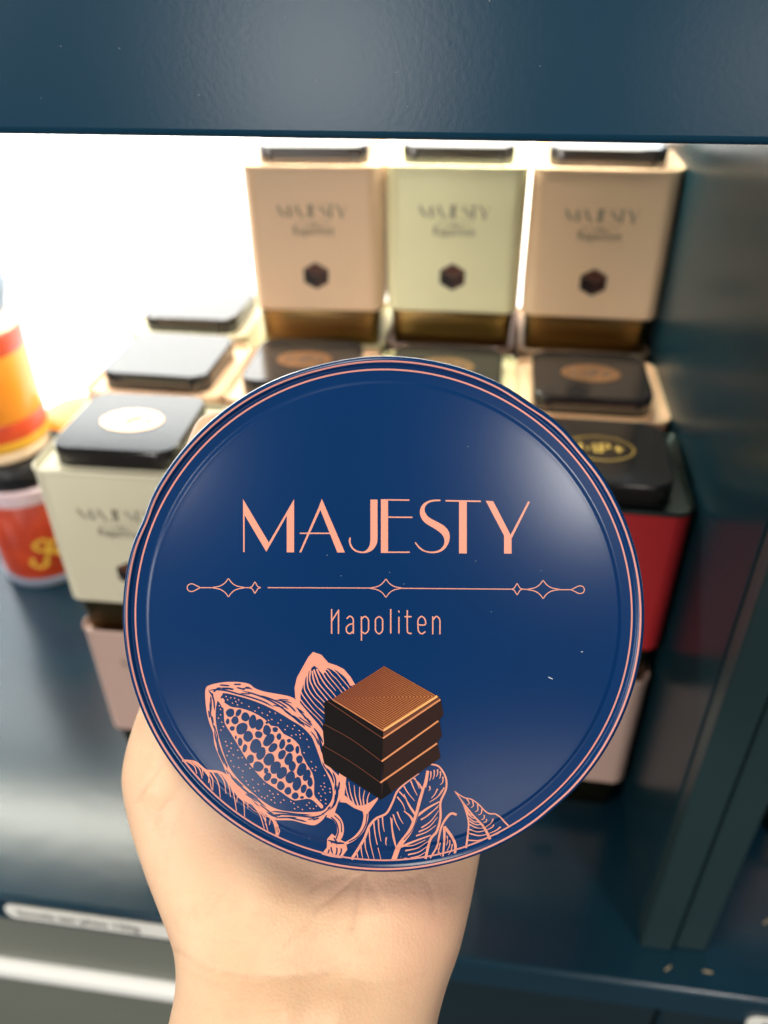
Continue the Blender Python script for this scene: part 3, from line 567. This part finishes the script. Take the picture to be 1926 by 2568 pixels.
for y, (L_, R_, zc, tf, tb) in zip(Ysm, tab):
    for k in range(NS):
        th = 2*math.pi*k/NS; c, s_ = math.cos(th), math.sin(th); p = .80
        xx = math.copysign(abs(c)**p, c); zz = math.copysign(abs(s_)**p, s_)
        px = (L_+R_)/2 + xx*(R_-L_)/2
        if zz > 0:
            t = (xx+1)/2
            d = -tf*zz*(1 + .16*G(t, .22, .20)*G(y, 2080, 190) + .12*G(t, .82, .16)*G(y, 2200, 170) - .22*G(t, .52, .14)*G(y, 2170, 150) - .10*G(t, .5, .3)*G(y, 2440, 60) + .06*G(t, .42, .06)*G(y, 2540, 110) + .04*G(t, .62, .05)*G(y, 2560, 90))
        else: d = -tb*zz
        hv.append(tuple(P3(px, y, zc+d)))
nR = len(Ysm)
for i in range(nR-1):
    for k in range(NS): hf.append((i*NS+k, i*NS+(k+1) % NS, (i+1)*NS+(k+1) % NS, (i+1)*NS+k))
hf.append(tuple(range(NS))); hf.append(tuple((nR-1)*NS+k for k in range(NS))[::-1])
def chain(J):                                              # tapered finger as a closed tube with round ends
    pts = [np.array(P3(*j[:3])) for j in J]; rad = [j[3] for j in J]
    C = np.array(catmull(pts, 8)); rr = np.interp(np.linspace(0, 1, len(C)), np.linspace(0, 1, len(rad)), rad)
    d0 = C[1]-C[0]; d0 /= np.linalg.norm(d0); d1 = C[-1]-C[-2]; d1 /= np.linalg.norm(d1)
    cs = [C[0]-d0*rr[0]*q for q in (.98, .8, .45)]; rs = [rr[0]*math.sqrt(1-q*q) for q in (.98, .8, .45)]
    ce = [C[-1]+d1*rr[-1]*q for q in (.45, .8, .98)]; re = [rr[-1]*math.sqrt(1-q*q) for q in (.45, .8, .98)]
    C = np.array(cs+list(C)+ce); rr = rs+list(rr)+re
    o = len(hv); n = 20
    for i in range(len(C)):
        d = C[min(i+1, len(C)-1)]-C[max(i-1, 0)]; d /= np.linalg.norm(d); u = np.cross(d, np.array(FW)); u /= np.linalg.norm(u); v = np.cross(d, u)
        for k in range(n): q = C[i]+(u*math.cos(2*math.pi*k/n)+v*math.sin(2*math.pi*k/n))*rr[i]; hv.append(tuple(q))
    for i in range(len(C)-1):
        for k in range(n): hf.append((o+i*n+k, o+i*n+(k+1) % n, o+(i+1)*n+(k+1) % n, o+(i+1)*n+k))
    hf.append(tuple(o+k for k in range(n))[::-1]); hf.append(tuple(o+(len(C)-1)*n+k for k in range(n)))
chain([(480, 1960, .2345, .0165), (478, 1790, .2375, .0145), (470, 1620, .241, .0125), (500, 1480, .2425, .0115), (540, 1390, .2415, .0095)])            # thumb
chain([(600, 1640, .2320, .0105), (560, 1490, .2310, .0098), (520, 1300, .2285, .0088), (525, 1180, .2280, .0082), (545, 1095, .2310, .0074)])           # index
chain([(760, 1620, .2320, .0105), (750, 1460, .2310, .0100), (740, 1230, .2285, .0090), (742, 1090, .2282, .0084), (748, 1000, .2315, .0076)])           # middle
chain([(930, 1630, .2320, .0105), (940, 1480, .2310, .0096), (955, 1260, .2285, .0086), (960, 1130, .2280, .0080), (960, 1050, .2310, .0072)])           # ring
chain([(1080, 1660, .2320, .0100), (1110, 1530, .2310, .0086), (1145, 1370, .2285, .0076), (1155, 1280, .2280, .0070), (1152, 1210, .2305, .0062)])      # little finger
me = pydata('hand', hv, hf)
bm = bmesh.new(); bm.from_mesh(me); bmesh.ops.recalc_face_normals(bm, faces=bm.faces[:]); bm.to_mesh(me); bm.free()
tmp = bpy.data.objects.new('hand_raw', me); COL.objects.link(tmp)
md = tmp.modifiers.new('r', 'REMESH'); md.mode = 'VOXEL'; md.voxel_size = .0011
ms = tmp.modifiers.new('s', 'SMOOTH'); ms.iterations = 14; ms.factor = .5
bpy.context.view_layer.update()
hm = bpy.data.meshes.new_from_object(tmp.evaluated_get(bpy.context.evaluated_depsgraph_get())); bpy.data.objects.remove(tmp)
n = len(hm.vertices); co = np.empty(n*3); hm.vertices.foreach_get('co', co); co = co.reshape(-1, 3); no = np.empty(n*3); hm.vertices.foreach_get('normal', no); no = no.reshape(-1, 3)
rel = co-np.array(EYE); dz = rel@np.array(FW); X = CX+FPX*(rel@np.array(RT))/dz; Y = CY-FPX*(rel@np.array(UP))/dz
front = np.clip(-(no@np.array(FW))*3, 0, 1)
def seg_dist(poly):
    c = np.array(catmull(poly, 8)); out = np.full(n, 1e9)
    for p, q in zip(c[:-1], c[1:]):
        d = q-p; t = np.clip(((X-p[0])*d[0]+(Y-p[1])*d[1])/(d@d+1e-9), 0, 1); out = np.minimum(out, np.hypot(X-p[0]-t*d[0], Y-p[1]-t*d[1]))
    return out
ZZ = lambda *pts: [(250+x*.633, 1700+y*.633) for x, y in pts]
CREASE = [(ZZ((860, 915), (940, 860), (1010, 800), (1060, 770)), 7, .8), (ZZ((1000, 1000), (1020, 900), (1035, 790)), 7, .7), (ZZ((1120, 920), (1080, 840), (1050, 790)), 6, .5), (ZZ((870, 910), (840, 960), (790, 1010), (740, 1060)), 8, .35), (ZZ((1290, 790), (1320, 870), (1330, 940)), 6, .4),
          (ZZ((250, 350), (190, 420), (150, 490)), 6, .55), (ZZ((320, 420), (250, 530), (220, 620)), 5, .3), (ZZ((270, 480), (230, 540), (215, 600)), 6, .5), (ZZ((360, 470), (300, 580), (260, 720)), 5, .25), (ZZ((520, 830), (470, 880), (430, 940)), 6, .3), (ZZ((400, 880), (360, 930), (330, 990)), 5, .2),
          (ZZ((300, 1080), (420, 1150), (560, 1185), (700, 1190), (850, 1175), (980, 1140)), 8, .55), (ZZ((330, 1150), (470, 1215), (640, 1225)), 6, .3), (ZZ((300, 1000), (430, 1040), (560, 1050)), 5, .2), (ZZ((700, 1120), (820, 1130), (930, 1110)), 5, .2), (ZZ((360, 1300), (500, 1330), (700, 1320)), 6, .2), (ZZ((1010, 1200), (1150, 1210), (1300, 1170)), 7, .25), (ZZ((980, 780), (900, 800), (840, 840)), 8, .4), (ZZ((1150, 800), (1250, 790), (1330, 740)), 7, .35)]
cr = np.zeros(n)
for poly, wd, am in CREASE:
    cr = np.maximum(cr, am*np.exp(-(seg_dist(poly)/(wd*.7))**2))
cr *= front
co2 = co - no*(cr*.00060)[:, None]
hm.vertices.foreach_set('co', co2.ravel())
def gz(cx, cy, sx, sy): return np.exp(-((X-cx)/sx)**2-((Y-cy)/sy)**2)
red = np.clip(.55*gz(860, 2230, 200, 90)+.75*gz(1090, 2260, 110, 140)+.30*gz(560, 2100, 160, 110)+.4*gz(1050, 2420, 90, 110)-.35*gz(640, 2350, 150, 120), 0, 1)*front
at = hm.attributes.new('crease', 'FLOAT', 'POINT'); at.data.foreach_set('value', cr.astype(np.float32)); at = hm.attributes.new('flush', 'FLOAT', 'POINT'); at.data.foreach_set('value', red.astype(np.float32))
sk = bpy.data.materials.new('skin'); sk.use_nodes = True; nt = sk.node_tree; b = nt.nodes['Principled BSDF']
N = nt.nodes.new; Lk = nt.links.new
tcn = N('ShaderNodeTexCoord'); nz = N('ShaderNodeTexNoise'); nz.inputs['Scale'].default_value = 45; nz.inputs['Detail'].default_value = 6; Lk(tcn.outputs['Object'], nz.inputs['Vector'])
m1 = N('ShaderNodeMix'); m1.data_type = 'RGBA'; m1.inputs[6].default_value = (.63, .41, .26, 1); m1.inputs[7].default_value = (.70, .475, .325, 1); Lk(nz.outputs['Fac'], m1.inputs[0])
n4 = N('ShaderNodeTexNoise'); n4.inputs['Scale'].default_value = 140; n4.inputs['Detail'].default_value = 7; n4.inputs['Roughness'].default_value = .65; Lk(tcn.outputs['Object'], n4.inputs['Vector'])
mr4 = N('ShaderNodeMapRange'); mr4.inputs['From Min'].default_value = .48; mr4.inputs['From Max'].default_value = .72; mr4.inputs['To Max'].default_value = .24; Lk(n4.outputs['Fac'], mr4.inputs['Value'])
m0 = N('ShaderNodeMix'); m0.data_type = 'RGBA'; m0.inputs[7].default_value = (.56, .28, .19, 1); Lk(mr4.outputs[0], m0.inputs[0]); Lk(m1.outputs[2], m0.inputs[6]); m1 = m0
rr4 = N('ShaderNodeMapRange'); rr4.inputs['To Min'].default_value = .38; rr4.inputs['To Max'].default_value = .62; Lk(n4.outputs['Fac'], rr4.inputs['Value']); Lk(rr4.outputs[0], b.inputs['Roughness'])
a1 = N('ShaderNodeAttribute'); a1.attribute_name = 'flush'; m2 = N('ShaderNodeMix'); m2.data_type = 'RGBA'; m2.inputs[7].default_value = (.62, .34, .26, 1); s1 = N('ShaderNodeMath'); s1.operation = 'MULTIPLY'; s1.inputs[1].default_value = .55; Lk(a1.outputs['Fac'], s1.inputs[0]); Lk(s1.outputs[0], m2.inputs[0]); Lk(m1.outputs[2], m2.inputs[6])
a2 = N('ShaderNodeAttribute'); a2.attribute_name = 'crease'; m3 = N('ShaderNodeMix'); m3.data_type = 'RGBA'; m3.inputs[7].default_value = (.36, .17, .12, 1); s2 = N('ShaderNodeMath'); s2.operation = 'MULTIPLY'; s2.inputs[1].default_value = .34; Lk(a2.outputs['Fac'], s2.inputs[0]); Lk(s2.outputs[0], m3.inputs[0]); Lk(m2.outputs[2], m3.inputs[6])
Lk(m3.outputs[2], b.inputs['Base Color'])
b.inputs['Roughness'].default_value = .50; b.inputs['Specular IOR Level'].default_value = .35
b.inputs['Subsurface Weight'].default_value = .25; b.inputs['Subsurface Radius'].default_value = (1, .35, .18); b.inputs['Subsurface Scale'].default_value = .004
vo = N('ShaderNodeTexVoronoi'); vo.inputs['Scale'].default_value = 1100; Lk(tcn.outputs['Object'], vo.inputs['Vector']); n2 = N('ShaderNodeTexNoise'); n2.inputs['Scale'].default_value = 260; n2.inputs['Detail'].default_value = 5; Lk(tcn.outputs['Object'], n2.inputs['Vector'])
mpg = N('ShaderNodeMapping'); mpg.inputs['Scale'].default_value = (70, 420, 420); mpg.inputs['Rotation'].default_value = (0, .5, .25); Lk(tcn.outputs['Object'], mpg.inputs['Vector']); n3 = N('ShaderNodeTexNoise'); n3.inputs['Scale'].default_value = 1.; n3.inputs['Detail'].default_value = 4; Lk(mpg.outputs[0], n3.inputs['Vector']); a3 = N('ShaderNodeMath'); a3.operation = 'MULTIPLY_ADD'; a3.inputs[1].default_value = 1.2; Lk(n3.outputs['Fac'], a3.inputs[0]); Lk(n2.outputs['Fac'], a3.inputs[2])
ad = N('ShaderNodeMath'); ad.operation = 'ADD'; Lk(vo.outputs['Distance'], ad.inputs[0]); Lk(a3.outputs[0], ad.inputs[1]); bp = N('ShaderNodeBump'); bp.inputs['Strength'].default_value = .17; bp.inputs['Distance'].default_value = .0004; Lk(ad.outputs[0], bp.inputs['Height']); Lk(bp.outputs['Normal'], b.inputs['Normal'])
hm.materials.clear()
tag(link('hand', hm, sk, None, 180), 'bare left hand and wrist, palm up, holding the round blue tin', 'hand')
